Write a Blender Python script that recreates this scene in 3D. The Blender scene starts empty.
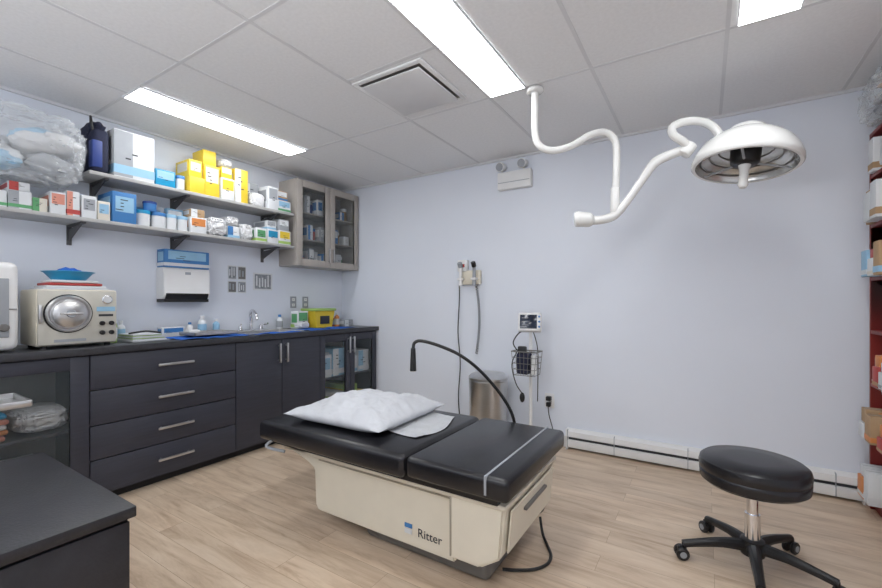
import bpy, bmesh, math, random
from mathutils import Vector, Matrix, Euler, noise
random.seed(7)
scene = bpy.context.scene
scene.view_settings.view_transform = 'Standard'
H=2.45; XL=-3.50; YB=3.42; XR=1.17; YF=-1.6

# ---------------------------------------------------------------- materials
def lin(c):
    c=c/255.0
    return c/12.92 if c<=0.04045 else ((c+0.055)/1.055)**2.4
MATS={}
def mat(name,col=(200,200,200),rough=0.5,metal=0.0,var=0.06,scale=12.0,bump=0.0,bscale=None,spec=0.5,stretch=None,coat=0.0):
    if name in MATS: return MATS[name]
    m=bpy.data.materials.new(name); m.use_nodes=True
    nt=m.node_tree; b=nt.nodes['Principled BSDF']
    tc=nt.nodes.new('ShaderNodeTexCoord'); mp=nt.nodes.new('ShaderNodeMapping')
    nt.links.new(tc.outputs['Object'],mp.inputs[0])
    if stretch: mp.inputs['Scale'].default_value=stretch
    n=nt.nodes.new('ShaderNodeTexNoise'); n.inputs['Scale'].default_value=scale; n.inputs['Detail'].default_value=4
    nt.links.new(mp.outputs[0],n.inputs['Vector'])
    r=nt.nodes.new('ShaderNodeValToRGB')
    c=[lin(x) for x in col]
    lo=[max(0,x*(1-var)) for x in c]; hi=[min(1,x*(1+var)) for x in c]
    r.color_ramp.elements[0].position=0.3; r.color_ramp.elements[1].position=0.7
    r.color_ramp.elements[0].color=(*lo,1); r.color_ramp.elements[1].color=(*hi,1)
    nt.links.new(n.outputs[0],r.inputs[0]); nt.links.new(r.outputs[0],b.inputs['Base Color'])
    b.inputs['Roughness'].default_value=rough; b.inputs['Metallic'].default_value=metal
    b.inputs['Specular IOR Level'].default_value=spec
    b.inputs['Coat Weight'].default_value=coat
    if bump>0:
        n2=nt.nodes.new('ShaderNodeTexNoise'); n2.inputs['Scale'].default_value=bscale or scale*4; n2.inputs['Detail'].default_value=3
        nt.links.new(mp.outputs[0],n2.inputs['Vector'])
        bp=nt.nodes.new('ShaderNodeBump'); bp.inputs['Strength'].default_value=bump; bp.inputs['Distance'].default_value=0.01
        nt.links.new(n2.outputs[0],bp.inputs['Height']); nt.links.new(bp.outputs[0],b.inputs['Normal'])
    MATS[name]=m; return m
def emis(name,col,st):
    if name in MATS: return MATS[name]
    m=bpy.data.materials.new(name); m.use_nodes=True; b=m.node_tree.nodes['Principled BSDF']
    b.inputs['Base Color'].default_value=(.9,.9,.9,1)
    b.inputs['Emission Color'].default_value=(*[lin(x) for x in col],1); b.inputs['Emission Strength'].default_value=st
    MATS[name]=m; return m
def film(name,col,alpha,rough=0.1):
    if name in MATS: return MATS[name]
    m=bpy.data.materials.new(name); m.use_nodes=True; nt=m.node_tree
    b=nt.nodes['Principled BSDF']; o=nt.nodes['Material Output']
    b.inputs['Base Color'].default_value=(*[lin(x) for x in col],1); b.inputs['Roughness'].default_value=rough
    t=nt.nodes.new('ShaderNodeBsdfTransparent'); mx=nt.nodes.new('ShaderNodeMixShader')
    n=nt.nodes.new('ShaderNodeTexNoise'); n.inputs['Scale'].default_value=9
    mr=nt.nodes.new('ShaderNodeMapRange'); mr.inputs[3].default_value=alpha*0.6; mr.inputs[4].default_value=min(1,alpha*1.4)
    nt.links.new(n.outputs[0],mr.inputs[0]); nt.links.new(mr.outputs[0],mx.inputs[0])
    nt.links.new(t.outputs[0],mx.inputs[1]); nt.links.new(b.outputs[0],mx.inputs[2]); nt.links.new(mx.outputs[0],o.inputs[0])
    MATS[name]=m; return m

WALL=mat('wall_paint',(224,229,239),0.75,var=0.012,scale=2,bump=0.05,bscale=250)
CEIL=mat('ceiling_tile',(234,235,237),0.9,var=0.03,scale=60,bump=0.15,bscale=300)
GRID=mat('ceiling_grid_paint',(216,217,220),0.6,var=0.02)
TUBE=emis('light_diffuser',(252,254,255),13.2)
CAB=mat('charcoal_laminate',(54,56,67),0.48,var=0.12,scale=6,stretch=(3,1,14),bump=0.06,bscale=40)
CABD=mat('charcoal_gap',(25,25,28),0.7)
CTOP=mat('counter_laminate',(52,53,58),0.34,var=0.2,scale=50)
STEEL=mat('brushed_steel',(205,205,205),0.28,1.0,var=0.04,stretch=(1,1,20))
CHROME=mat('chrome',(225,225,228),0.1,1.0,var=0.01)
BLACKP=mat('black_plastic',(22,22,24),0.4)
VINYL=mat('black_vinyl',(27,27,31),0.27,var=0.08,scale=8,bump=0.08,bscale=160)
CREAM=mat('cream_enamel',(222,215,198),0.4,var=0.02)
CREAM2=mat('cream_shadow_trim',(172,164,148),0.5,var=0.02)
GREYP=mat('grey_plastic',(112,110,108),0.5)
WHITE=mat('white_plastic',(230,230,230),0.4,var=0.02)
ENAM=mat('lamp_white_enamel',(226,226,224),0.25,var=0.01,coat=0.5)
CLOTH=mat('white_linen',(214,215,217),0.9,var=0.03,bump=0.3,bscale=35)
PILL=mat('pillow_cover',(200,202,207),0.85,var=0.03,bump=0.5,bscale=28)
PAPER=mat('crepe_paper',(192,194,198),0.9,var=0.08,bump=0.9,bscale=90)
TAUPE=mat('taupe_laminate',(172,166,160),0.5,var=0.04)
TAUPEI=mat('cabinet_interior',(160,156,152),0.6)
SHELFM=mat('grey_shelf',(176,175,174),0.5,var=0.04)
BRK=mat('bracket_grey',(80,80,82),0.5)
GLASS=film('cabinet_glass',(120,130,135),0.12,0.03)
BAGM=film('clear_plastic_bag',(228,232,236),0.27,0.08)
BLUE=mat('blue_card',(62,122,182),0.5); LBLUE=mat('light_blue_card',(146,188,216),0.5)
DBLUE=mat('dark_blue',(40,62,130),0.5); TEAL=mat('teal_plastic',(30,142,186),0.35)
YEL=mat('yellow_plastic',(226,196,58),0.4); RED=mat('red_card',(178,66,62),0.5)
GRN=mat('green_card',(92,158,108),0.5); LIME=mat('lime_card',(160,194,104),0.5)
ORG=mat('orange_card',(214,136,76),0.5); BRN=mat('brown_card',(176,146,112),0.7)
WCARD=mat('white_card',(216,219,222),0.6,var=0.03); GREY=mat('grey_card',(156,160,166),0.6)
WARM=mat('ivory_card',(214,208,196),0.6,var=0.03)
NAVY=mat('navy_fabric',(32,36,60),0.8,bump=0.3); MAROON=mat('maroon_laminate',(126,34,30),0.45,var=0.12,stretch=(1,1,.2))
INK=mat('dark_ink',(50,52,58),0.6); SCRUB=mat('blue_drape',(36,98,190),0.8,bump=0.4,bscale=60)
PINK=mat('salmon_card',(214,144,126),0.6)
SCREEN=mat('screen_glass',(30,40,60),0.1)

def floor_mat():
    m=bpy.data.materials.new('oak_plank_floor'); m.use_nodes=True; nt=m.node_tree; b=nt.nodes['Principled BSDF']
    tc=nt.nodes.new('ShaderNodeTexCoord')
    br=nt.nodes.new('ShaderNodeTexBrick'); br.offset=0.37; br.inputs['Scale'].default_value=1.0
    br.inputs['Brick Width'].default_value=1.2; br.inputs['Row Height'].default_value=0.125
    br.inputs['Mortar Size'].default_value=0.0009; br.inputs['Mortar Smooth'].default_value=0.3
    br.inputs['Color1'].default_value=(0.0,0,0,1); br.inputs['Color2'].default_value=(1,1,1,1); br.inputs['Mortar'].default_value=(.5,.5,.5,1)
    nt.links.new(tc.outputs['Object'],br.inputs['Vector'])
    mp=nt.nodes.new('ShaderNodeMapping'); mp.inputs['Scale'].default_value=(1.0,7,1)
    add=nt.nodes.new('ShaderNodeVectorMath'); add.operation='MULTIPLY_ADD'
    add.inputs[1].default_value=(7,3,0)
    nt.links.new(br.outputs['Color'],add.inputs[0]); nt.links.new(tc.outputs['Object'],add.inputs[2])
    nt.links.new(add.outputs[0],mp.inputs[0])
    n=nt.nodes.new('ShaderNodeTexNoise'); n.inputs['Scale'].default_value=2.0; n.inputs['Detail'].default_value=9; n.inputs['Roughness'].default_value=0.68; n.inputs['Distortion'].default_value=0.5
    nt.links.new(mp.outputs[0],n.inputs['Vector'])
    r=nt.nodes.new('ShaderNodeValToRGB'); e=r.color_ramp.elements
    e[0].position=0.28; e[0].color=(lin(168),lin(143),lin(119),1)
    e[1].position=0.74; e[1].color=(lin(222),lin(204),lin(183),1)
    k=e.new(0.5); k.color=(lin(204),lin(182),lin(158),1)
    nt.links.new(n.outputs[0],r.inputs[0])
    mr=nt.nodes.new('ShaderNodeMapRange'); mr.inputs[3].default_value=0.92; mr.inputs[4].default_value=1.05
    nt.links.new(br.outputs['Color'],mr.inputs[0])
    mul=nt.nodes.new('ShaderNodeVectorMath'); mul.operation='SCALE'
    nt.links.new(r.outputs[0],mul.inputs[0]); nt.links.new(mr.outputs[0],mul.inputs['Scale'])
    mx=nt.nodes.new('ShaderNodeMix'); mx.data_type='RGBA'; mx.inputs[7].default_value=(lin(152),lin(128),lin(104),1)
    nt.links.new(br.outputs['Fac'],mx.inputs[0]); nt.links.new(mul.outputs[0],mx.inputs[6])
    nt.links.new(mx.outputs[2],b.inputs['Base Color'])
    b.inputs['Roughness'].default_value=0.38
    bp=nt.nodes.new('ShaderNodeBump'); bp.inputs['Strength'].default_value=0.06; bp.inputs['Distance'].default_value=0.005
    nt.links.new(n.outputs[0],bp.inputs['Height']); nt.links.new(bp.outputs[0],b.inputs['Normal'])
    return m
FLOOR=floor_mat()

# ---------------------------------------------------------------- mesh builder
class MB:
    def __init__(s,name): s.name=name; s.V=[]; s.F=[]; s.M=[]; s.mats=[]
    def mi(s,m):
        if m not in s.mats: s.mats.append(m)
        return s.mats.index(m)
    def add(s,verts,faces,m,T=None):
        o=len(s.V); k=s.mi(m)
        for v in verts:
            v=Vector(v); s.V.append(T@v if T else v)
        for f in faces: s.F.append([i+o for i in f]); s.M.append(k)
        return s
    def bm(s,b,m,T=None):
        b.verts.index_update()
        s.add([v.co.copy() for v in b.verts],[[v.index for v in f.verts] for f in b.faces],m,T); b.free(); return s
    def box(s,x0,x1,y0,y1,z0,z1,m,bev=0.0,seg=2,T=None):
        b=bmesh.new(); bmesh.ops.create_cube(b,size=1)
        for v in b.verts: v.co=Vector(((x0+x1)/2+v.co.x*(x1-x0),(y0+y1)/2+v.co.y*(y1-y0),(z0+z1)/2+v.co.z*(z1-z0)))
        if bev>0: bmesh.ops.bevel(b,geom=b.edges[:],offset=min(bev,0.45*min(abs(x1-x0),abs(y1-y0),abs(z1-z0))),segments=seg,profile=0.5,affect='EDGES')
        return s.bm(b,m,T)
    def lathe(s,prof,c,axis,m,seg=40,T=None):
        q=Vector((0,0,1)).rotation_difference(Vector(axis).normalized()).to_matrix().to_4x4()
        X=Matrix.Translation(Vector(c))@q
        if T: X=T@X
        V=[];F=[];n=len(prof)
        for i in range(seg):
            a=2*math.pi*i/seg
            for r,z in prof: V.append((r*math.cos(a),r*math.sin(a),z))
        for i in range(seg):
            j=(i+1)%seg
            for k in range(n-1): F.append([i*n+k,j*n+k,j*n+k+1,i*n+k+1])
        return s.add(V,F,m,X)
    def cyl(s,p0,p1,r,m,r1=None,seg=24,bev=0.0,T=None):
        p0=Vector(p0);p1=Vector(p1);L=(p1-p0).length; r1=r if r1 is None else r1
        if bev: prof=[(0,0),(r-bev,0),(r,bev),(r1,L-bev),(r1-bev,L),(0,L)]
        else: prof=[(0,0),(r,0),(r1,L),(0,L)]
        return s.lathe(prof,p0,p1-p0,m,seg,T)
    def tube(s,pts,r,m,seg=12,sub=6,T=None,straight=False):
        P=[Vector(p) for p in pts]; R=r if isinstance(r,(list,tuple)) else [r]*len(P)
        Q=[];QR=[]
        if straight or len(P)<3: Q=P;QR=list(R)
        else:
            for i in range(len(P)-1):
                a=P[max(i-1,0)];b=P[i];c=P[i+1];d=P[min(i+2,len(P)-1)]
                for k in range(sub):
                    t=k/sub
                    Q.append(0.5*((2*b)+(c-a)*t+(2*a-5*b+4*c-d)*t*t+(3*b-a-3*c+d)*t**3)); QR.append(R[i]*(1-t)+R[i+1]*t)
            Q.append(P[-1]);QR.append(R[-1])
        V=[];F=[]; tan=(Q[1]-Q[0]).normalized(); up=tan.orthogonal().normalized()
        for i,q in enumerate(Q):
            nt=(Q[min(i+1,len(Q)-1)]-Q[max(i-1,0)]).normalized()
            up=(tan.rotation_difference(nt)@up); up=(up-nt*up.dot(nt)).normalized(); tan=nt; sd=tan.cross(up)
            for k in range(seg):
                a=2*math.pi*k/seg; V.append(q+(up*math.cos(a)+sd*math.sin(a))*QR[i])
        n=len(Q)
        for i in range(n-1):
            for k in range(seg):
                F.append([i*seg+k,i*seg+(k+1)%seg,(i+1)*seg+(k+1)%seg,(i+1)*seg+k])
        F.append(list(range(seg))[::-1]); F.append([(n-1)*seg+k for k in range(seg)])
        return s.add(V,F,m,T)
    def ell(s,c,r,m,T=None,nz=0.0,sub=3,seed=0,nf=4):
        b=bmesh.new(); bmesh.ops.create_icosphere(b,subdivisions=sub,radius=1)
        for v in b.verts:
            d=1+nz*noise.fractal(v.co*nf/2+Vector((seed,seed*2,0)),1,2,3)
            v.co=Vector((c[0]+v.co.x*r[0]*d,c[1]+v.co.y*r[1]*d,c[2]+v.co.z*r[2]*d))
        return s.bm(b,m,T)
    def prism(s,poly,y0,y1,m,axis='y',bev=0.0):
        n=len(poly); b=bmesh.new()
        def P(a,c,y): return (a,y,c) if axis=='y' else ((y,a,c) if axis=='x' else (a,c,y))
        A=[b.verts.new(P(a,c,y0)) for a,c in poly]; B=[b.verts.new(P(a,c,y1)) for a,c in poly]
        b.faces.new(A); b.faces.new(B[::-1])
        for i in range(n): b.faces.new([A[i],B[i],B[(i+1)%n],A[(i+1)%n]])
        bmesh.ops.recalc_face_normals(b,faces=b.faces[:])
        if bev: bmesh.ops.bevel(b,geom=b.edges[:],offset=bev,segments=3,affect='EDGES')
        return s.bm(b,m)
    def text(s,txt,size,m,T):
        cu=bpy.data.curves.new('t','FONT'); cu.body=txt; cu.size=size; cu.extrude=0.0005
        ob=bpy.data.objects.new('t',cu); scene.collection.objects.link(ob)
        dg=bpy.context.evaluated_depsgraph_get(); me=ob.evaluated_get(dg).to_mesh()
        s.add([v.co.copy() for v in me.vertices],[list(p.vertices) for p in me.polygons],m,T)
        bpy.data.objects.remove(ob); return s
    def done(s,ang=35):
        lo=Vector([min(v[i] for v in s.V) for i in range(3)]); hi=Vector([max(v[i] for v in s.V) for i in range(3)])
        c=(lo+hi)/2; c.z=lo.z
        me=bpy.data.meshes.new(s.name); me.from_pydata([v-c for v in s.V],[],s.F)
        for m in s.mats: me.materials.append(m)
        me.polygons.foreach_set('material_index',s.M)
        b=bmesh.new(); b.from_mesh(me); bmesh.ops.remove_doubles(b,verts=b.verts[:],dist=1e-5)
        bmesh.ops.recalc_face_normals(b,faces=b.faces[:]); b.to_mesh(me); b.free()
        me.polygons.foreach_set('use_smooth',[True]*len(me.polygons))
        try: me.set_sharp_from_angle(angle=math.radians(ang))
        except Exception: pass
        ob=bpy.data.objects.new(s.name,me); ob.location=c; scene.collection.objects.link(ob); return ob

# ---------------------------------------------------------------- room
def slab(name,x0,x1,y0,y1,z0,z1,m): return MB(name).box(x0,x1,y0,y1,z0,z1,m).done()
slab('floor',XL-.1,XR+.1,YF-.1,YB+.1,-.1,0,FLOOR)
slab('ceiling',XL-.1,XR+.1,YF-.1,YB+.1,H,H+.1,CEIL)
slab('wall_left',XL-.1,XL,YF,YB,0,H,WALL)
slab('wall_back',XL-.1,XR+.1,YB,YB+.1,0,H,WALL)
slab('wall_right',XR,XR+.1,YF,YB,0,H,WALL)
slab('wall_front',XL-.1,XR+.1,YF-.1,YF,0,H,WALL)
g=MB('trim_1')
GX=[-1.13+.61*k for k in range(-3,4)]; GY=[2.35,1.13,-.09,-1.31]
for x in GX: g.box(x-.009,x+.009,YF,YB,H-.0025,H,GRID)
for y in GY: g.box(XL,XR,y-.009,y+.009,H-.002,H,GRID)
g.box(-1.74,-1.13,1.73,1.75,H-.002,H,GRID)
g.box(XL,XL+.018,YF,YB,H-.018,H,GRID); g.box(XL,XR,YB-.018,YB,H-.018,H,GRID)
g.done()
def troffer(x0,y0):
    o=MB('ceiling_light_panel')
    x1=x0+.215;y1=y0+1.2
    o.box(x0,x1,y0,y1,H-.014,H-.004,TUBE,0.002)
    for a in ((x0-.008,x0,y0-.008,y1+.008),(x1,x1+.008,y0-.008,y1+.008),(x0,x1,y0-.008,y0),(x0,x1,y1,y1+.008)):
        o.box(*a,H-.012,H-.002,GRID)
    o.done()
for x0 in (-3.02,-1.110,.13):
    troffer(x0,1.13); troffer(x0,-1.30)  # second panel of each pair is unseen, added behind the camera for fill
o=MB('ceiling_air_vent')
x0,x1,y0,y1=-1.73,-1.24,1.765,2.27
for a in ((x0,x0+.03,y0,y1),(x1-.03,x1,y0,y1),(x0+.03,x1-.03,y0,y0+.03),(x0+.03,x1-.03,y1-.03,y1)): o.box(*a,H-.014,H-.003,CEIL,.003)
o.box(x0+.03,x1-.03,y0+.03,y1-.03,H-.006,H-.003,GREYP)
o.box(x0+.042,x1-.042,y0+.042,y1-.042,H-.028,H-.018,GRID,.006)
o.box(x0+.2,x1-.2,y0+.2,y1-.2,H-.018,H-.006,GREYP)
o.done()
o=MB('baseboard_back'); o.box(-2.95,-.95,YB-.012,YB,0,.09,WHITE,.003); o.done()
o=MB('baseboard_heater')
hx0,hx1=-.93,.78
o.prism([(YB,.02),(YB-.055,.02),(YB-.06,.035),(YB-.06,.075),(YB-.045,.08),(YB-.045,.100),(YB-.06,.105),(YB-.055,.145),(YB-.03,.16),(YB,.16)],hx0,hx1,WHITE,'x')
o.box(hx0+.01,hx1-.01,YB-.050,YB-.044,.083,.098,INK)
for x in (hx0,hx0+.35,-.1,hx1-.12): o.box(x,x+.004,YB-.063,YB,.02,.158,GREY)
o.box(hx0-.012,hx0,YB-.064,YB,0,.163,WHITE,.003); o.box(hx1,hx1+.012,YB-.064,YB,0,.163,WHITE,.003)
o.done()

# ---------------------------------------------------------------- base cabinets
FX=-2.97
c=MB('base_cabinet')
c.box(-3.48,-3.465,0.0,3.41,.05,.878,TAUPEI)
c.box(-3.465,FX-.02,0.0,3.41,.05,.07,CAB)
c.box(-3.06,-3.03,0.0,3.41,0,.05,CABD)
for y in (0.0,.925,1.815,2.625,3.395): c.box(-3.465,FX-.02,y,y+.016,.07,.878,CAB)
c.box(-3.465,FX-.02,0.0,3.41,.862,.878,CAB)
for y0,y1 in ((.016,.925),(2.641,3.395)): c.box(-3.46,FX-.06,y0,y1,.44,.458,CAB)
zz=[.06,.265,.465,.67,.875]
for i in range(4):
    c.box(FX-.02,FX,.945,1.818,zz[i]+.003,zz[i+1]-.003,CAB,.002)
    zc=(zz[i]+zz[i+1])/2+.005
    for y in (1.31,1.48): c.cyl((FX,y,zc),(FX+.03,y,zc),.005,STEEL,seg=12)
    c.box(FX+.024,FX+.036,1.285,1.505,zc-.008,zc+.008,STEEL,.004)
def vhandle(y,z0,z1):
    for z in (z0+.02,z1-.02): c.cyl((FX,y,z),(FX+.03,y,z),.005,STEEL,seg=12)
    c.box(FX+.024,FX+.035,y-.009,y+.009,z0,z1,STEEL,.004)
c.box(FX-.02,FX,1.824,2.222,.063,.872,CAB,.002); c.box(FX-.02,FX,2.228,2.627,.063,.872,CAB,.002)
vhandle(2.19,.68,.84); vhandle(2.26,.68,.84)
def gdoor(y0,y1,st=.07):
    c.box(FX-.02,FX,y0,y0+st,.063,.872,CAB,.002); c.box(FX-.02,FX,y1-st,y1,.063,.872,CAB,.002)
    c.box(FX-.02,FX,y0+st,y1-st,.80,.872,CAB,.002); c.box(FX-.02,FX,y0+st,y1-st,.063,.135,CAB,.002)
    c.box(FX-.012,FX-.008,y0+st,y1-st,.135,.80,GLASS)
gdoor(2.633,3.012,.06); gdoor(3.018,3.40,.06); vhandle(2.985,.68,.84); vhandle(3.045,.68,.84)
gdoor(.003,.94,.085)
c.done()
t=MB('countertop')
SX0,SX1,SY0,SY1=-3.38,-3.07,2.0,2.5
Z0,Z1=.88,.92; CF=-2.945
t.box(XL,CF,0.0,SY0,Z0,Z1,CTOP,.003); t.box(XL,CF,SY1,YB-.002,Z0,Z1,CTOP,.003)
t.box(XL,SX0,SY0,SY1,Z0,Z1,CTOP); t.box(SX1,CF,SY0,SY1,Z0,Z1,CTOP)
t.done()
s=MB('sink')
for a in ((SX0-.02,SX1+.02,SY0-.02,SY0+.004),(SX0-.02,SX1+.02,SY1-.004,SY1+.02),(SX0-.02,SX0+.004,SY0,SY1),(SX1-.004,SX1+.02,SY0,SY1)):
    s.box(*a,Z1,Z1+.008,STEEL,.003)
for a in ((SX0,SX0+.004,SY0,SY1),(SX1-.004,SX1,SY0,SY1),(SX0,SX1,SY0,SY0+.004),(SX0,SX1,SY1-.004,SY1)): s.box(*a,Z1-.03,Z1+.002,STEEL)
s.box(SX0,SX1,SY0,SY1,Z1-.036,Z1-.03,STEEL)
s.done()
f=MB('faucet')
fx=-3.44;fy=2.25
f.box(fx-.03,fx+.03,fy-.13,fy+.13,Z1,Z1+.014,CHROME,.005)
f.tube([(fx,fy,Z1),(fx,fy,Z1+.10),(fx+.01,fy-.01,Z1+.16),(fx+.07,fy-.03,Z1+.185),(fx+.15,fy-.05,Z1+.15),(fx+.17,fy-.055,Z1+.11)],.014,CHROME)
for d in (-.1,.1):
    f.cyl((fx,fy+d,Z1),(fx,fy+d,Z1+.05),.018,CHROME,r1=.014); f.tube([(fx,fy+d,Z1+.05),(fx+.06,fy+d*1.3,Z1+.065)],.008,CHROME)
f.done()

# ---------------------------------------------------------------- generic packaged goods
def carton(name,x0,x1,y0,y1,z,h,body,label=None,band=None):
    o=MB(name); o.box(x0,x1,y0,y1,z,z+h,body,.003)
    w=y1-y0
    if label:
        st=random.choice((0,1,2))
        a,b_=((.12,.88),(.0,.45),(.08,.92))[st]; p,q=((.35,.85),(.02,.98),(.45,.92))[st]
        o.box(x1-.001,x1+.001,y0+w*a,y0+w*b_,z+h*p,z+h*q,label)
        o.box(x0+(x1-x0)*.15,x1-(x1-x0)*.15,y0-.001,y0+.001,z+h*.35,z+h*.85,label)
        for k in range(random.choice((2,3,4))):
            y_=y0+w*random.uniform(.12,.5); o.box(x1,x1+.0016,y_,y_+w*random.uniform(.12,.32),z+h*(.40+.11*k),z+h*(.43+.11*k),INK)
    if band:
        o.box(x0-.001,x1+.0012,y0-.0012,y1+.0012,z+h*.08,z+h*.26,band)
    o.box(x0+.002,x1-.002,(y0+y1)/2-.002,(y0+y1)/2+.002,z+h,z+h+.001,GREY)
    return o.done()
def bottle(name,x,y,z,r,h,body,cap,label=None):
    o=MB(name); o.lathe([(0,0),(r*.93,0),(r,h*.04),(r,h*.62),(r*.85,h*.72),(r*.38,h*.8),(r*.38,h*.86)],(x,y,z),(0,0,1),body,20)
    o.lathe([(0,h*.86),(r*.5,h*.84),(r*.5,h*.98),(r*.4,h),(0,h)],(x,y,z),(0,0,1),cap,20)
    if label: o.lathe([(r*1.01,h*.15),(r*1.015,h*.16),(r*1.015,h*.55),(r*1.01,h*.56)],(x,y,z),(0,0,1),label,20)
    return o.done()
def tub(name,x,y,z,r,h,body,cap):
    o=MB(name); o.lathe([(0,0),(r*.95,0),(r,h*.05),(r,h*.8),(0,h*.8)],(x,y,z),(0,0,1),body,24)
    o.lathe([(0,h*.78),(r*1.05,h*.78),(r*1.05,h*.97),(r*.98,h),(r*.5,h),(r*.45,h*.97),(0,h*.97)],(x,y,z),(0,0,1),cap,24); return o.done()
def crumple(name,x0,x1,y0,y1,z,h,m,seed=1,extra=None,amp=1.0):
    o=MB(name); cx,cy=(x0+x1)/2,(y0+y1)/2
    b=bmesh.new(); bmesh.ops.create_icosphere(b,subdivisions=5,radius=1)
    for v in b.verts:
        n=v.co.copy(); e=0.55
        q=Vector([math.copysign(abs(k)**e,k) for k in n])
        q/=max(1,max(abs(q.x),abs(q.y),abs(q.z)))
        d=1-amp*(.18*abs(noise.noise(n*3+Vector((seed,0,seed))))+.14*abs(noise.noise(n*8+Vector((seed,5,0))))+.06*abs(noise.noise(n*18)))
        q*=d
        v.co=Vector((cx+q.x*(x1-x0)/2,cy+q.y*(y1-y0)/2,max(z,z+h/2+q.z*h/2*(1.05))))
    o.bm(b,m)
    if extra:
        for k in range(9):
            random.seed(seed*10+k)
            o.ell((cx+random.uniform(-.2,.2)*(x1-x0),cy+random.uniform(-.28,.28)*(y1-y0),z+h*random.uniform(.22,.65)),((x1-x0)*.22,(y1-y0)*.18,h*.13),extra[k%len(extra)],nz=.3,sub=3,seed=k)
    return o.done(60)

# ---------------------------------------------------------------- shelves
ZU,ZLo=2.0,1.70
def shelf(y0,y1,z,brs):
    o=MB('wall_shelf'); o.box(XL,XL+.28,y0,y1,z-.022,z,SHELFM,.002)
    for y in brs:
        o.box(XL,XL+.012,y-.012,y+.012,z-.15,z-.022,BRK); o.box(XL,XL+.25,y-.012,y+.012,z-.034,z-.022,BRK)
        o.prism([(XL+.01,-0.05+z-.0),(XL+.01,z-.12),(XL+.02,z-.12),(XL+.22,z-.034),(XL+.19,z-.034)],y-.004,y+.004,BRK)
    o.done()
shelf(1.02,2.545,ZU,(1.12,1.62,2.4)); shelf(0.0,2.545,ZLo,(.35,1.0,1.62,2.4))
xf=XL+.27
o=MB('tote_bag'); 
o.box(XL+.02,xf,1.04,1.13,ZU,ZU+.28,NAVY,.03,3); o.box(xf-.06,xf+.004,1.035,1.09,ZU+.03,ZU+.2,DBLUE,.008)
o.ell((XL+.16,1.08,ZU+.27),(.10,.05,.07),NAVY,nz=.4)
o.tube([(xf-.03,1.05,ZU+.25),(xf-.03,1.04,ZU+.33),(xf-.10,1.06,ZU+.36),(xf-.18,1.09,ZU+.26)],.007,BLACKP); o.done()
carton('supply_carton',XL+.02,xf,1.15,1.385,ZU,.31,WCARD,GREY,LBLUE)
carton('tissue_box',XL+.05,xf-.02,1.40,1.53,ZU,.12,TEAL,LBLUE)
tub('pill_jar',xf-.05,1.575,ZU,.03,.11,WCARD,BLUE)
carton('sharps_box',XL+.05,xf,1.62,1.73,ZU,.12,YEL,None,None)
carton('sharps_box',XL+.05,xf-.02,1.625,1.72,ZU+.122,.13,YEL,WARM,None)
carton('sharps_box',XL+.05,xf-.01,1.735,1.85,ZU,.24,YEL,WARM)
carton('sharps_box',XL+.07,xf-.04,1.74,1.84,ZU+.242,.12,YEL,None)
carton('sharps_box',XL+.05,xf,1.86,1.97,ZU,.17,WCARD,YEL)
carton('sharps_box',XL+.07,xf-.02,1.87,1.96,ZU+.172,.09,YEL,WCARD)
crumple('gauze_pack',XL+.06,xf-.01,1.87,1.975,ZU+.264,.07,CLOTH,3)
carton('sharps_box',XL+.05,xf-.02,1.985,2.10,ZU,.28,YEL,WCARD)
crumple('paper_pack',xf-.11,xf-.01,2.12,2.27,ZU,.12,CLOTH,5)
carton('dressing_box',XL+.04,xf-.12,2.12,2.26,ZU,.22,GREY,WCARD)
carton('glove_carton',XL+.05,xf,2.28,2.38,ZU,.20,WCARD,GREY)
carton('glove_carton',XL+.05,xf-.01,2.385,2.52,ZU,.10,WCARD,LBLUE,GRN)
carton('glove_carton',XL+.05,xf-.03,2.39,2.50,ZU+.102,.09,BRN,WCARD,BLUE)
carton('bandage_box',XL+.04,xf,.45,.56,ZLo,.10,GRN,WCARD)
carton('bandage_box',XL+.04,xf,.565,.66,ZLo,.09,WCARD,GRN,GRN)
carton('bandage_box',XL+.04,xf,.665,.76,ZLo,.10,WCARD,GREY,GRN)
carton('bandage_box',XL+.04,xf-.01,.765,.83,ZLo,.08,WARM,GRN)
carton('bandage_box',XL+.04,xf-.01,.46,.60,ZLo+.102,.05,WCARD,LIME,GRN)
carton('bandage_box',XL+.04,xf-.01,.67,.755,ZLo+.102,.05,WCARD,RED)
carton('syringe_box',XL+.04,xf,.84,.91,ZLo,.13,WCARD,PINK)
carton('syringe_box',XL+.04,xf,.915,.975,ZLo,.15,WCARD,PINK,RED)
carton('syringe_box',XL+.04,xf,.985,1.06,ZLo,.14,WCARD,GREY)
carton('syringe_box',XL+.04,xf,1.065,1.13,ZLo,.12,WARM,LBLUE)
carton('mask_box',XL+.04,xf+.005,1.14,1.275,ZLo,.20,BLUE,LBLUE)
tub('wipes_tub',xf-.05,1.33,ZLo,.045,.11,WCARD,TEAL)
tub('wipes_tub',xf-.05,1.43,ZLo,.045,.11,WCARD,BLUE)
tub('wipes_tub',xf-.06,1.38,ZLo+.111,.04,.07,BLUE,DBLUE)
carton('dressing_box',XL+.02,xf-.12,1.29,1.50,ZLo,.17,WCARD,LBLUE)
for yy in (1.51,1.585): tub('specimen_cup',xf-.04,yy,ZLo,.034,.11,WCARD,LBLUE)
carton('dressing_box',XL+.02,xf-.10,1.51,1.62,ZLo,.17,LBLUE,WCARD)
carton('tongue_depressor_box',XL+.04,xf-.01,1.63,1.75,ZLo,.12,WCARD,ORG)
carton('tongue_depressor_box',XL+.04,xf-.02,1.64,1.74,ZLo+.122,.06,BRN,WCARD)
crumple('gauze_pack',XL+.05,xf+.02,1.76,1.92,ZLo,.15,CLOTH,9)
carton('mask_box',XL+.04,xf-.03,1.93,2.03,ZLo,.10,WCARD,BLUE,LBLUE)
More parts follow.
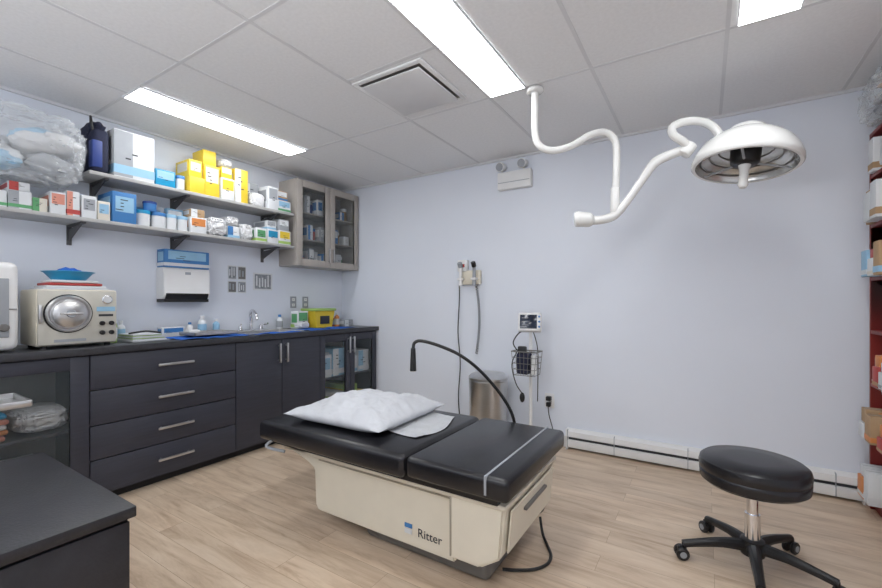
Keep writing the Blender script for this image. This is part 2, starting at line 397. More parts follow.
crumple('gauze_pack',XL+.04,xf-.02,1.925,2.04,ZLo+.102,.08,CLOTH,19)
crumple('paper_pack',XL+.05,xf-.005,2.045,2.16,ZLo,.14,CLOTH,12)
carton('dressing_box',XL+.04,xf-.01,2.17,2.27,ZLo,.12,WCARD,GRN,LIME)
carton('dressing_box',XL+.04,xf-.01,2.28,2.39,ZLo,.12,WCARD,TEAL)
carton('dressing_box',XL+.04,xf-.03,2.285,2.38,ZLo+.122,.08,WCARD,GREY,LBLUE)
carton('dressing_box',XL+.04,xf-.01,2.395,2.52,ZLo,.13,WCARD,YEL,LIME)
carton('dressing_box',XL+.04,xf-.02,2.40,2.51,ZLo+.132,.10,GREY,WCARD)
crumple('plastic_bag',XL+.01,xf+.11,.42,1.03,ZLo+.158,.43,BAGM,2,(CLOTH,WCARD,LBLUE,CLOTH,GREY),1.6)

# wall cabinet with glass doors
o=MB('wall_cabinet'); X1=-3.23; y0,y1,z0,z1=2.585,3.405,1.527,2.345
o.box(XL,X1-.02,y0,y0+.018,z0,z1,TAUPE); o.box(XL,X1-.02,y1-.018,y1,z0,z1,TAUPE)
o.box(XL,X1-.02,y0+.018,y1-.018,z0,z0+.018,TAUPE); o.box(XL,X1-.02,y0+.018,y1-.018,z1-.018,z1,TAUPE)
o.box(XL,XL+.01,y0+.018,y1-.018,z0+.018,z1-.018,TAUPEI)
for z in (1.78,2.04): o.box(XL+.01,X1-.04,y0+.018,y1-.018,z,z+.012,TAUPEI)
ym=(y0+y1)/2
for a,b in ((y0,ym-.002),(ym+.002,y1)):
    st=.065
    o.box(X1-.02,X1,a,a+st,z0,z1,TAUPE,.002); o.box(X1-.02,X1,b-st,b,z0,z1,TAUPE,.002)
    o.box(X1-.02,X1,a+st,b-st,z0,z0+st,TAUPE,.002); o.box(X1-.02,X1,a+st,b-st,z1-st,z1,TAUPE,.002)
    o.box(X1-.012,X1-.008,a+st,b-st,z0+st,z1-st,GLASS)
for y in (ym-.03,ym+.03):
    o.box(X1+.02,X1+.03,y-.006,y+.006,z0+.05,z0+.19,STEEL,.003)
    for z in (z0+.065,z0+.175): o.cyl((X1,y,z),(X1+.024,y,z),.004,STEEL,seg=10)
o.done()
cols=[WCARD,RED,GREY,WCARD,BLUE,BRN,WCARD,GRN,WCARD,DBLUE]
k=0
for z in (z0+.018,1.792,2.052):
    y=y0+.07
    while y<y1-.12:
        w=random.uniform(.04,.09); h=random.uniform(.09,.18)
        if k%2: tub('medicine_jar',XL+.12,y+w/2,z,w/2-.004,h,cols[k%10],cols[(k+3)%10])
        else: carton('medicine_box',XL+.05,XL+.19,y,y+w,z,h,cols[k%10],cols[(k+4)%10])
        y+=w+.015; k+=1
for i,(z,mm) in enumerate(((.07,(YEL,WCARD,LIME)),(.458,(WCARD,LBLUE,WCARD)))):
    for j in range(4):
        a=2.68+j*.175
        carton('storage_bin',-3.40,-3.04,a,a+.155,z,.17+.05*((i+j)%3),mm[j%3],mm[(j+1)%3],mm[(j+2)%3])
def towels(name,x0,x1,y0,y1,z,ms):
    o=MB(name)
    for i,m in enumerate(ms): o.box(x0+random.uniform(0,.02),x1-random.uniform(0,.03),y0+random.uniform(0,.02),y1-random.uniform(0,.02),z+i*.028,z+i*.028+.027,m,.012,3)
    o.done()
crumple('linen_bundle',-3.40,-3.06,.66,.90,.458,.13,CLOTH,14)
towels('magazine_stack',-3.38,-3.05,.43,.64,.458,(PINK,ORG,WCARD,PINK,TEAL))
towels('folded_towels',-3.38,-3.06,.10,.41,.458,(CLOTH,CLOTH,LBLUE,CLOTH))
towels('magazine_stack',-3.36,-3.06,.50,.80,.07,(GREY,PINK,ORG,WCARD,PINK,ORG,LBLUE,WCARD))
crumple('linen_bundle',-3.38,-3.08,.1,.45,.07,.2,CLOTH,4)

# ---------------------------------------------------------------- counter items
a=MB('autoclave'); AX=-3.02; y0,y1=.728,1.095
for x in (AX-.25,AX-.04):
    for y in (y0+.04,y1-.04): a.cyl((x,y,.92),(x,y,.94),.015,BLACKP,seg=12)
a.box(AX-.29,AX-.01,y0,y1,.937,1.25,CREAM,.012)
AF=mat('autoclave_face',(198,195,185),.35)
a.box(AX-.012,AX,y0+.006,y1-.006,.943,1.244,AF,.005)
cy,cz=.862,1.115
a.lathe([(0,0),(.100,0),(.102,.012),(.095,.022),(.09,.022),(.084,.012),(.078,.012),(.074,.03),(.05,.04),(.02,.042),(0,.042)],(AX,cy,cz),(1,0,0),STEEL,48)
a.lathe([(.108,.0),(.108,.004),(.1,.005)],(AX,cy,cz),(1,0,0),BLACKP,48)
a.cyl((AX+.04,cy,cz),(AX+.055,cy,cz),.022,GREY,bev=.003); a.box(AX+.052,AX+.060,cy-.05,cy+.05,cz-.006,cz+.006,STEEL,.003)
a.box(AX,AX+.015,cy-.128,cy-.112,cz-.05,cz+.05,STEEL,.004)
a.lathe([(0,0),(.026,0),(.026,.008),(.022,.01),(0,.01)],(AX,1.04,1.195),(1,0,0),CHROME,24)
a.cyl((AX+.009,1.04,1.195),(AX+.012,1.04,1.195),.02,WCARD)
a.box(AX,AX+.003,.99,1.08,1.125,1.152,LBLUE); a.box(AX,AX+.003,1.0,1.07,1.095,1.108,INK)
for y in (1.015,1.06):
    for z in (1.0,1.055): a.cyl((AX,y,z),(AX+.018,y,z),.013,BLACKP,bev=.003,seg=16)
a.box(AX,AX+.003,.80,.94,.957,.972,GREY)
a.done()
o=MB('instrument_tray_stack')
o.box(AX-.26,AX-.02,.76,1.06,1.25,1.258,WCARD,.002); 
for i,m in enumerate((WCARD,RED,WCARD)):
    z=1.258+i*.016; o.box(AX-.25+.01*i,AX-.03,.775+.012*i,1.05-.02*i,z,z+.015,m,.006)
o.done()
o=MB('kidney_dish'); 
o.lathe([(.07,0),(.075,.0),(.112,.045),(.122,.049),(.112,.052),(.07,.006),(0,.006),(0,0),(.07,0)],(AX-.13,.90,1.306),(0,0,1),TEAL,32,None)
o.ell((AX-.13,.90,1.345),(.06,.06,.035),SCRUB,nz=.3,sub=3); o.done()
o=MB('sterilizer'); o.box(-3.36,-3.0,.24,.66,.93,1.385,WHITE,.035,4); o.box(-3.0,-2.992,.30,.62,1.0,1.30,GREY,.01); o.box(-3.35,-2.998,.25,.65,1.14,1.146,GREYP)
for x in (-3.3,-3.06):
    for y in (.3,.6): o.cyl((x,y,.92),(x,y,.935),.015,BLACKP)
o.cyl((-2.995,.6,1.05),(-2.98,.6,1.05),.02,GREYP,bev=.003); o.done()
bottle('spray_bottle',-3.22,1.135,.92,.028,.17,LIME,WCARD,WCARD)
bottle('spray_bottle',-3.36,1.16,.92,.028,.19,WCARD,BLUE,GRN)
bottle('spray_bottle',-3.43,1.26,.92,.026,.13,WCARD,WCARD,LBLUE)
o=MB('paper_tray'); o.box(-3.36,-3.1,1.20,1.42,.92,.926,GREY,.002)
for i in range(7): o.box(-3.35+.004*i,-3.11-.003*(i%3),1.21,1.41-.006*i,.926+.006*i,.931+.006*i,WCARD if i not in (2,5) else LIME)
o.tube([(-3.2,1.22,.972),(-3.15,1.30,.985),(-3.13,1.38,.972)],.006,BLACKP); o.done()
bottle('soap_bottle',-3.40,1.80,.92,.032,.15,WCARD,WHITE,LBLUE)
bottle('soap_bottle',-3.43,1.93,.92,.026,.12,LBLUE,WHITE)
bottle('soap_bottle',-3.43,1.72,.92,.024,.10,WHITE,BLUE)
carton('swab_box',-3.46,-3.38,1.50,1.66,.92,.07,WCARD,BLUE)
n=16
def drape(x0,x1,y0,y1,sd):
    o=MB('instrument_drape'); V=[];F=[]
    for i in range(n+1):
        for j in range(n+1):
            x=x0+(x1-x0)*i/n; y=y0+(y1-y0)*j/n; V.append((x,y,.922+.014*abs(noise.noise(Vector((x*14,y*9,sd))))))
    for i in range(n):
        for j in range(n): F.append([i*(n+1)+j,(i+1)*(n+1)+j,(i+1)*(n+1)+j+1,i*(n+1)+j+1])
    o.add(V,F,SCRUB); o.done()
drape(-3.33,-2.96,1.45,1.96,2); drape(-3.30,-2.97,2.54,2.78,7); drape(-3.20,-2.97,2.80,3.12,11); drape(-3.045,-2.95,2.0,2.42,5)
o=MB('instrument_tray'); x0,x1,y0,y1=-3.26,-3.04,1.56,1.88
o.box(x0,x1,y0,y1,.938,.942,STEEL)
for q in ((x0,x0+.005,y0,y1),(x1-.005,x1,y0,y1),(x0,x1,y0,y0+.005),(x0,x1,y1-.005,y1)): o.box(*q,.938,.962,STEEL)
for i in range(5): o.tube([(x0+.03,y0+.05+i*.05,.950),(x1-.04,y0+.06+i*.05,.952)],.004,CHROME,seg=8)
o.box(x0+.03,x0+.10,y0+.02,y0+.10,.942,.975,WCARD,.005)
o.done()
bottle('soap_bottle',-3.44,2.55,.92,.028,.14,WCARD,BLUE,GREY)
crumple('gauze_pack',-3.28,-3.16,2.57,2.69,.938,.05,CLOTH,21)
carton('specimen_box',-3.42,-3.31,2.66,2.78,.92,.17,WCARD,GRN,LIME)
o=MB('sharps_container'); o.prism([(2.83,.92),(3.03,.92),(3.07,1.09),(2.80,1.09)],-3.43,-3.24,YEL,'x',.006); 
o.box(-3.44,-3.23,2.79,3.08,1.09,1.115,LIME,.008); o.box(-3.239,-3.236,2.87,2.99,.96,1.04,INK); o.done()
bottle('disinfectant_bottle',-3.30,3.15,.92,.028,.15,ORG,WCARD,WCARD)
bottle('disinfectant_bottle',-3.40,3.18,.92,.026,.12,RED,WCARD,WCARD)
carton('swab_box',-3.38,-3.25,3.22,3.34,.92,.07,GREY,WCARD)
o=MB('paper_towel_dispenser'); o.prism([(XL,1.20),(XL+.10,1.20),(XL+.125,1.235),(XL+.125,1.40),(XL+.11,1.44),(XL,1.44)],1.51,1.85,WHITE,'y',.006)
o.box(XL+.0,XL+.112,1.515,1.845,1.180,1.203,BLACKP); o.prism([(XL+.104,1.19),(XL+.130,1.236),(XL+.13,1.246),(XL+.12,1.246),(XL+.09,1.19)],1.525,1.835,BLACKP,'y'); o.box(XL+.124,XL+.127,1.66,1.70,1.39,1.41,GREY); o.done()
carton('glove_box',XL+.005,XL+.12,1.515,1.845,1.441,.135,BLUE,LBLUE,WCARD)
PG=mat('print_grey',(134,138,144),.5,var=.3,scale=40)
def poster(y0,y1,z0,z1,fg,n):
    o=MB('framed_print'); o.box(XL,XL+.004,y0,y1,z0,z1,WCARD); w=y1-y0;h=z1-z0
    o.box(XL+.004,XL+.005,y0+w*.08,y1-w*.08,z0+h*.08,z1-h*.08,fg)
    for i in range(n):
        a=y0+w*(.14+.74*i/n); o.box(XL+.005,XL+.006,a,a+w*.36/n,z0+h*random.uniform(.15,.3),z1-h*random.uniform(.12,.35),WCARD if fg is PG else GREY)
    o.done()
poster(2.07,2.15,1.375,1.50,PG,3); poster(2.16,2.24,1.375,1.50,GREYP,2); poster(2.07,2.15,1.26,1.365,GREYP,2); poster(2.16,2.24,1.26,1.365,PG,3)
poster(2.31,2.51,1.29,1.45,PG,5)
def outlet(y):
    o=MB('wall_outlet'); o.box(XL,XL+.007,y-.036,y+.036,1.12,1.235,GREY,.003)
    for z in (1.15,1.205): o.box(XL+.007,XL+.009,y-.017,y+.017,z-.014,z+.014,WHITE,.001); o.box(XL+.009,XL+.0095,y-.007,y-.004,z-.006,z+.006,INK); o.box(XL+.009,XL+.0095,y+.004,y+.007,z-.006,z+.006,INK)
    o.done()
outlet(2.75); outlet(2.90)

# ---------------------------------------------------------------- foreground cabinet
d=MB('low_cabinet'); dx0,dx1,dy0,dy1,dz=-2.10,-1.325,-.75,.525,.618
DK=mat('black_ash_laminate',(40,40,45),.40,var=.25,scale=14,bump=.12,bscale=120)
d.box(dx0,dx1,dy0,dy1,dz-.03,dz,DK,.004)
d.box(dx0+.02,dx1-.02,dy0+.02,dy1-.015,.04,dz-.03,DK)
d.box(dx1-.02,dx1-.004,dy0+.02,-.12,.06,dz-.038,DK,.003); d.box(dx1-.02,dx1-.004,-.112,.51,.06,dz-.038,DK,.003)
d.box(dx0+.05,dx1-.05,dy0+.05,dy1-.05,0,.04,CABD)
for i in range(9): d.box(dx0+.06+i*.07,dx0+.10+i*.07,dy1-.015,dy1-.012,dz-.10,dz-.09,CABD)
d.done()
o=MB('instrument_stand'); tx0,tx1,ty0,ty1=-2.90,-2.62,.20,.62
o.box(tx0,tx1,ty0,ty1,.70,.705,STEEL)
for q in ((tx0,tx0+.008,ty0,ty1),(tx1-.008,tx1,ty0,ty1),(tx0,tx1,ty0,ty0+.008),(tx0,tx1,ty1-.008,ty1)): o.box(*q,.70,.73,STEEL,.003)
o.tube([(-2.72,.25,.70),(-2.72,.25,.06)],.014,STEEL); o.tube([(-2.86,.10,.04),(-2.72,.25,.06),(-2.58,.10,.04)],.014,STEEL); o.tube([(-2.72,.25,.06),(-2.72,.55,.04)],.014,STEEL)
for x,y in ((-2.86,.10),(-2.58,.10),(-2.72,.55)): o.cyl((x-.01,y,.025),(x+.01,y,.025),.025,BLACKP)
o.box(tx0+.03,tx0+.12,ty0+.05,ty1-.12,.705,.712,GREY,.002)
o.done()

# ---------------------------------------------------------------- exam table
e=MB('examination_table')
e.box(-2.08,-1.075,1.40,2.13,.425,.53,VINYL,.03,4)
e.box(-1.065,-.60,1.40,2.13,.44,.53,VINYL,.022,4)
e.box(-2.0,-.66,1.44,2.09,.41,.44,BLACKP)
e.box(-.695,-.686,1.397,2.133,.46,.5325,GREY,.001)
e.prism([(-1.95,.41),(-.88,.41),(-.88,.09),(-1.71,.09),(-1.73,.12),(-1.74,.30),(-1.80,.33),(-1.95,.37)],1.50,2.04,CREAM,'y',.008)
e.prism([(-.885,.13),(-.75,.13),(-.66,.19),(-.64,.41),(-.885,.41)],1.465,2.075,CREAM,'y',.010)
e.box(-.884,-.878,1.4635,1.468,.14,.40,CREAM2)
e.box(-1.70,-.90,1.495,1.50,.355,.36,CREAM2); e.box(-1.72,-.63,1.455,2.085,.385,.41,CREAM,.01)
e.prism([(-.652,.20),(-.645,.20),(-.628,.37),(-.636,.37)],1.51,2.03,CREAM,'y',.002)
e.prism([(-.637,.32),(-.618,.32),(-.618,.332),(-.636,.332)],1.64,1.90,GREYP,'y',.002)
e.box(-1.45,-.76,1.57,1.98,.0,.125,GREYP,.035,4)
e.box(-2.0,-1.80,1.50,2.03,.36,.41,CREAM,.012)
e.tube([(-1.97,1.43,.44),(-2.0,1.40,.40),(-1.9,1.44,.38)],.008,GREY,seg=8)
RX=Matrix.Rotation(math.radians(90),4,'X')
e.text('Ritter',.054,INK,Matrix.Translation((-1.07,1.4985,.146))@RX)
e.box(-1.14,-1.10,1.4965,1.50,.172,.19,BLUE); e.box(-1.14,-1.10,1.4965,1.50,.146,.166,WCARD)
e.done()
o=MB('power_cable'); o.tube([(-.70,2.04,.10),(-.68,2.02,.03),(-.64,1.97,.009),(-.60,1.90,.008),(-.595,1.83,.008),(-.63,1.765,.008),(-.69,1.72,.008),(-.75,1.69,.008)],.007,BLACKP,seg=8,sub=8); o.done()
def pillow(name,cx,cy,lx,ly,z,h,rot,m):
    o=MB(name);n=70;V=[];F=[]
    T=Matrix.Translation((cx,cy,z))@Matrix.Rotation(rot,4,'Z')
    for sgn in (1,-1):
        for i in range(n+1):
            for j in range(n+1):
                u=-1+2*i/n;v=-1+2*j/n
                pinch=1-.05*(1-abs(v)**2)*abs(u)**3; pinch2=1-.07*(1-abs(u)**2)*abs(v)**3
                th=max(0,(1-abs(u)**2.8)*(1-abs(v)**2.8))**.62
                wr=(.030*noise.fractal(Vector((u*1.8,v*1.8,1.3)),1,2,3)-.022*abs(noise.noise(Vector((u*3+v*1.5,v*3,4))))-.010*abs(noise.noise(Vector((u*7,v*9,2)))))*min(1,th*1.3)
                if sgn<0: zq=max(0.0,h*.22-h*.6*th)
                else: zq=h*.22+h*.70*th+wr
                V.append((u*lx/2*pinch,v*ly/2*pinch2,zq))
    k=(n+1)**2
    for q in (0,1):
        for i in range(n):
            for j in range(n): F.append([q*k+i*(n+1)+j,q*k+(i+1)*(n+1)+j,q*k+(i+1)*(n+1)+j+1,q*k+i*(n+1)+j+1])
    o.add(V,F,m,T); return o.done(80)
pillow('pillow',-1.62,1.785,.66,.63,.546,.12,math.radians(2),PILL)
o=MB('paper_sheet');V=[];F=[];n=60
for i in range(n+1):
    for j in range(n+1):
        u=i/n;v=j/n; x=-1.90+u*.74+.04*math.sin(v*4); y=1.64+v*.42+.03*math.sin(u*5)
        V.append((x,y,.532+.008*(0.5+noise.noise(Vector((x*11,y*11,0))))*(.4+abs(v-.5))+.004*abs(noise.noise(Vector((x*25,y*25,3)))) ))
for i in range(n):
    for j in range(n): F.append([i*(n+1)+j,(i+1)*(n+1)+j,(i+1)*(n+1)+j+1,i*(n+1)+j+1])
o.add(V,F,PAPER); o.done(80)

# ---------------------------------------------------------------- gooseneck lamp
o=MB('gooseneck_lamp')
GP=[(-.90,2.19,.03),(-.90,2.19,.40),(-.90,2.18,.529),(-.953,2.15,.650),(-1.046,2.08,.788),(-1.139,2.01,.882),(-1.233,1.94,.937),(-1.317,1.887,.965),(-1.352,1.866,.955),(-1.358,1.861,.92)]
o.tube(GP,.009,BLACKP); o.cyl((-1.358,1.861,.925),(-1.358,1.861,.80),.013,BLACKP,r1=.018); o.cyl((-1.358,1.861,.801),(-1.358,1.861,.797),.015,WHITE)
o.lathe([(0,0),(.13,0),(.13,.02),(.03,.035),(0,.035)],(-.90,2.30,0),(0,0,1),BLACKP,32)
o.tube([(-.90,2.30,.02),(-.90,2.19,.04)],.012,BLACKP)
o.done()

# ---------------------------------------------------------------- stool
o=MB('rolling_stool'); sx,sy=.18,2.31; zs=.018
o.lathe([(0,.345+zs),(.12,.345+zs),(.185,.352+zs),(.2,.365+zs),(.202,.385+zs),(.203,.40+zs),(.2,.405+zs),(.203,.41+zs),(.205,.43+zs),(.2,.45+zs),(.185,.462+zs),(.1,.468+zs),(0,.469+zs)],(sx,sy,0),(0,0,1),VINYL,64)
o.lathe([(0,.33+zs),(.10,.33+zs),(.12,.345+zs),(0,.346+zs)],(sx,sy,0),(0,0,1),BLACKP,32)
o.cyl((sx,sy,.10),(sx,sy,.24),.029,CHROME); o.cyl((sx,sy,.24),(sx,sy,.355),.022,CHROME)
o.lathe([(0,.06),(.045,.06),(.05,.075),(.045,.125),(.03,.13),(0,.13)],(sx,sy,0),(0,0,1),BLACKP,32)
for k in range(5):
    an=math.radians(127+72*k); dx,dy=math.cos(an),math.sin(an)
    P=lambda r,z:(sx+dx*r,sy+dy*r,z)
    o.tube([P(.03,.095),P(.12,.095),P(.22,.08),P(.28,.068)],[.028,.022,.018,.017],BLACKP,seg=10)
    o.cyl(P(.275,.035),P(.275,.075),.01,BLACKP,seg=12)
    wd=Vector((-dy,dx,0)); c0=Vector(P(.285,.028))
    for sg in (-1,1): o.cyl(c0+wd*sg*.008,c0+wd*sg*.026,.028,BLACKP,bev=.004); o.cyl(c0+wd*sg*.026,c0+wd*sg*.028,.014,GREY)
    o.box(-.015,.018,-.007,.007,.03,.058,BLACKP,.003,2,Matrix.Translation((c0.x,c0.y,0))@Matrix.Rotation(an,4,'Z'))
o.done()

# ---------------------------------------------------------------- surgical lamp
o=MB('surgical_ceiling_lamp')
o.cyl((-.85,2.389,H-.004),(-.85,2.389,H-.03),.05,ENAM,bev=.006,seg=32)
o.tube([(-.85,2.389,2.44),(-.850,2.389,2.33),(-.850,2.389,2.190),(-.832,2.401,2.112),(-.765,2.443,2.078),(-.665,2.507,2.108),(-.574,2.564,2.170),(-.499,2.611,2.186),(-.450,2.642,2.140),(-.441,2.648,2.05),(-.444,2.646,1.9),(-.448,2.644,1.80)],.021,ENAM,seg=16)
o.cyl((-.448,2.644,1.86),(-.45,2.643,1.70),.026,ENAM,seg=20,bev=.004)
o.tube([(-.655,2.515,1.672),(-.64,2.522,1.672),(-.58,2.56,1.668),(-.56,2.572,1.668)],[.030,.046,.043,.028],ENAM,seg=20)
o.tube([(-.60,2.55,1.668),(-.524,2.595,1.667),(-.450,2.640,1.696),(-.379,2.646,1.777),(-.304,2.646,1.882),(-.238,2.652,1.972),(-.154,2.669,2.010),(-.085,2.675,2.022)],[.026,.026,.026,.022,.022,.028,.026,.026],ENAM,seg=16)
o.cyl((-.10,2.668,1.995),(-.06,2.678,2.05),.035,ENAM,bev=.005)
o.tube([(-.075,2.67,2.022),(-.0995,2.643,2.060),(-.145,2.611,2.095),(-.145,2.607,2.140),(-.076,2.648,2.168),(-.002,2.6945,2.162),(.05,2.715,2.12),(.08,2.72,2.05)],.022,ENAM,seg=16)
hc=Vector((.178,2.717,1.895)); ax=Vector((.078,.14,1)).normalized()
o.lathe([(.224,.0),(.238,.0),(.246,.01),(.244,.03),(.232,.065),(.205,.11),(.16,.15),(.12,.175),(.085,.185),(.08,.21),(.06,.222),(0,.225)],hc,ax,ENAM,64)
REF=mat('lamp_reflector',(215,215,212),.25,.7)
o.lathe([(.224,.0),(.223,.012),(.2,.05),(.15,.08),(.1,.095),(0,.1)],hc,ax,REF,64)
for r in (.20,.16,.12): o.lathe([(r,.03+(.21-r)*.7),(r+.003,.022+(.21-r)*.7),(r-.003,.022+(.21-r)*.7),(r,.03+(.21-r)*.7)],hc,ax,GREYP,48)
o.lathe([(.07,.09),(.065,.02),(.05,.005),(0,.005)],hc,ax,BLACKP,32)
for k in range(3):
    an=k*2.094+.4; q=Vector((0,0,1)).rotation_difference(ax)
    o.tube([hc+q@Vector((.06*math.cos(an),.06*math.sin(an),.02)),hc+q@Vector((.228*math.cos(an),.228*math.sin(an),.012))],.006,GREY,seg=8)
o.lathe([(0,.01),(.03,.008),(.022,-.02),(.02,-.07),(.024,-.1),(.016,-.115),(0,-.118)],hc,ax,ENAM,24)
o.done(50)

# ---------------------------------------------------------------- back wall things
o=MB('emergency_light'); o.box(-1.54,-1.235,YB-.06,YB,2.16,2.31,WHITE,.008); o.box(-1.53,-1.245,YB-.063,YB-.058,2.215,2.22,GREY)
for x in (-1.50,-1.30):
    o.cyl((x,YB-.04,2.31),(x,YB-.04,2.345),.008,WHITE,seg=10); o.cyl((x,YB-.005,2.37),(x-.01,YB-.08,2.355),.03,WHITE,r1=.04,bev=.004); o.cyl((x-.01,YB-.078,2.355),(x-.0105,YB-.083,2.354),.034,GREY)
o.done()
o=MB('diagnostic_wall_unit'); o.box(-1.93,-1.72,YB-.05,YB,1.34,1.47,CREAM,.01); o.box(-1.95,-1.85,YB-.055,YB,1.46,1.57,WHITE,.01)
o.box(-1.90,-1.87,YB-.058,YB-.05,1.50,1.53,RED,.002)
for x in (-1.90,-1.76): 
    o.cyl((x,YB-.075,1.33),(x,YB-.075,1.50),.018,GREY if x>-1.8 else WHITE,r1=.014,seg=16); o.cyl((x,YB-.075,1.5),(x,YB-.10,1.54),.022,BLACKP if x>-1.8 else GREY,bev=.003)
    o.box(x-.025,x+.025,YB-.1,YB-.045,1.38,1.40,WHITE,.004)
o.tube([(-1.93,YB-.05,1.34),(-1.94,YB-.03,1.2),(-1.955,YB-.03,.9),(-1.93,YB-.03,.6),(-1.95,YB-.03,.3),(-1.93,YB-.03,.05)],.005,BLACKP,seg=8)
pts=[]
for i in range(160):
    tt=i/159; zc=1.33-.62*tt; a=tt*2*math.pi*26
    pts.append((-1.755+.03*math.sin(tt*math.pi)+.011*math.cos(a),YB-.04+.011*math.sin(a),zc))
o.tube(pts,.0035,BLACKP,seg=6,sub=1)
o.done()
o=MB('trash_can'); tc=(-1.55,3.20,0)
o.lathe([(0,0),(.15,0),(.155,.01),(.155,.04)],tc,(0,0,1),BLACKP,48)
o.lathe([(.15,.04),(.155,.04),(.165,.52),(.16,.525),(0,.525)],tc,(0,0,1),STEEL,48)
o.lathe([(.162,.525),(.168,.53),(.168,.55),(.14,.575),(.07,.59),(0,.593)],tc,(0,0,1),STEEL,48)
o.box(-1.60,-1.50,3.02,3.06,.01,.03,BLACKP,.006); o.done()
o=MB('blood_pressure_monitor'); bx,by=-1.16,3.16
for k in range(5):
    an=math.radians(-20+72*k); ex,ey=bx+.20*math.cos(an),by+.20*math.sin(an)
    o.tube([(bx,by,.10),(bx+.1*math.cos(an),by+.1*math.sin(an),.09),(ex,ey,.065)],[.02,.016,.014],GREYP,seg=10)
    o.cyl((ex-.012,ey,.028),(ex+.012,ey,.028),.028,BLACKP); o.cyl((ex,ey,.03),(ex,ey,.07),.008,GREYP,seg=10)
o.cyl((bx,by,.06),(bx,by,.14),.035,GREYP,bev=.006); o.cyl((bx,by,.1),(bx,by,.97),.013,WHITE)
TM=Matrix.Translation((bx,by-.02,1.02))@Matrix.Rotation(math.radians(18),4,'Z')@Matrix.Rotation(math.radians(-14),4,'X')
o.box(-.09,.09,-.03,.04,-.075,.075,WHITE,.015,3,TM); o.box(-.075,.055,-.033,-.029,-.055,.055,SCREEN,.004,2,TM)
for z in (-.04,0,.04): o.cyl((.072,-.03,z),(.072,-.035,z),.008,BLUE,seg=12,T=TM)
for i in range(3): o.box(-.06,-.01,-.035,-.033,-.03+.028*i,-.024+.028*i,GREY,0,2,TM)
BZ=(.62,.665,.71,.755,.80)
for z in BZ:
    w_=.08+.02*(z-.62)/.18
    o.tube([(bx-w_,by-.15,z),(bx+w_,by-.15,z),(bx+w_,by-.02,z),(bx-w_,by-.02,z),(bx-w_,by-.15,z)],.0022 if z<.8 else .005,GREYP,seg=6,straight=True)
for i in range(7):
    f_=-1+i/3; o.tube([(bx+.10*f_,by-.15,.80),(bx+.08*f_,by-.15,.62),(bx+.08*f_,by-.02,.62),(bx+.10*f_,by-.02,.80)],.002,GREYP,seg=6,straight=True)
o.box(bx-.07,bx+.03,by-.14,by-.04,.625,.79,NAVY,.02,3); o.cyl((bx+.055,by-.085,.625),(bx+.055,by-.085,.77),.022,WHITE,bev=.004); o.box(bx-.06,bx+.01,by-.13,by-.10,.70,.84,BLACKP,.01)
o.tube([(bx-.03,by-.02,.97),(bx-.08,by-.06,.93),(bx-.11,by-.09,.86),(bx-.07,by-.10,.80)],.005,BLACKP,seg=8)
o.tube([(bx-.05,by-.16,.80),(bx-.09,by-.165,.70),(bx-.06,by-.16,.56),(bx-.02,by-.13,.48)],.004,BLACKP,seg=8)
o.ell((bx-.02,by-.13,.45),(.02,.02,.038),BLACKP); o.tube([(bx+.02,by,.95),(bx+.05,by+.02,.8),(bx+.04,by+.05,.5),(bx+.02,by+.1,.38)],.004,BLACKP,seg=8)
o.done()
o=MB('wall_outlet'); o.box(-1.13,-1.05,YB-.008,YB,.30,.42,WHITE,.003); o.box(-1.11,-1.07,YB-.05,YB-.008,.365,.40,BLACKP,.006); o.box(-1.11,-1.075,YB-.045,YB-.008,.315,.35,BLACKP,.006)
o.tube([(-1.09,YB-.045,.33),(-1.08,YB-.05,.25),(-1.05,YB-.04,.12),(-1.06,YB-.04,.02)],.004,BLACKP,seg=8); o.done()

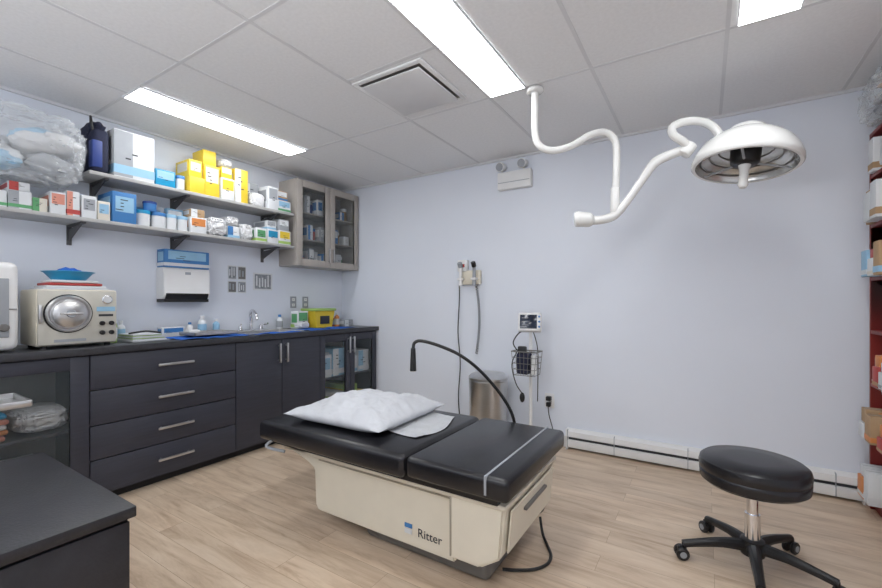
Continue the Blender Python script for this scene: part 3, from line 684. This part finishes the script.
# ---------------------------------------------------------------- bookcase right
o=MB('bookcase'); bx0,bx1,b0,b1=.80,1.15,2.25,3.34
o.box(bx0,bx1,b0,b0+.02,0,2.14,MAROON,.002); o.box(bx0,bx1,b1-.02,b1,0,2.14,MAROON,.002); o.box(bx1-.01,bx1,b0+.02,b1-.02,0,2.14,MAROON)
SH=[.06,.40,.70,1.0,1.30,1.60,1.88,2.12]
for z in SH: o.box(bx0,bx1-.01,b0+.02,b1-.02,z,z+.02,MAROON,.002)
o.box(bx0+.02,bx1,b0+.02,b1-.02,0,.06,MAROON); o.done()
random.seed(5)
cl=[WCARD,BRN,WCARD,LBLUE,WARM,WCARD,RED,GREY,BRN,WCARD,ORG,WCARD]; k=0
for z in SH[:-1]:
    y=b0+.03
    while y<b1-.10:
        w=min(random.uniform(.07,.11),b1-.022-y); h=random.uniform(.07,.20); dd=random.choice((-.04,-.02,.0,.02,.055))
        carton('supply_box',bx0-dd,bx1-.05,y,y+w,z+.02,h,cl[k%12],cl[(k+5)%12],cl[(k+2)%12])
        if h<.13: carton('supply_box',bx0-dd+.01,bx1-.07,y+.005,y+w-.005,z+.022+h,random.uniform(.04,.08),cl[(k+4)%12],cl[(k+1)%12])
        y+=w+.008;k+=1
crumple('plastic_bag',bx0-.09,bx1-.03,2.85,3.36,2.14,.27,BAGM,8,(CLOTH,BRN,GREY),1.5)

# ---------------------------------------------------------------- added fill light, unseen behind the camera, aimed up to brighten the ceiling
la=bpy.data.lights.new('ceiling_bounce_fill','AREA'); la.shape='RECTANGLE'; la.size=1.6; la.size_y=.9; la.energy=38; la.color=(.98,.99,1)
lo_=bpy.data.objects.new('ceiling_bounce_fill',la); lo_.location=(-1.0,-.9,1.55); lo_.rotation_euler=(math.radians(180-22),0,0); scene.collection.objects.link(lo_)

# ---------------------------------------------------------------- camera, world
cam=bpy.data.cameras.new('camera'); co=bpy.data.objects.new('camera',cam); scene.collection.objects.link(co)
cam.sensor_width=36; cam.lens=417/882*36; cam.shift_y=8/882; cam.clip_start=.02
co.location=(0,0,1.18); co.rotation_euler=(math.radians(90),0,math.radians(32.3))
scene.camera=co
w=bpy.data.worlds.new('world'); scene.world=w; w.use_nodes=True
w.node_tree.nodes['Background'].inputs[0].default_value=(.8,.85,.9,1); w.node_tree.nodes['Background'].inputs[1].default_value=.3
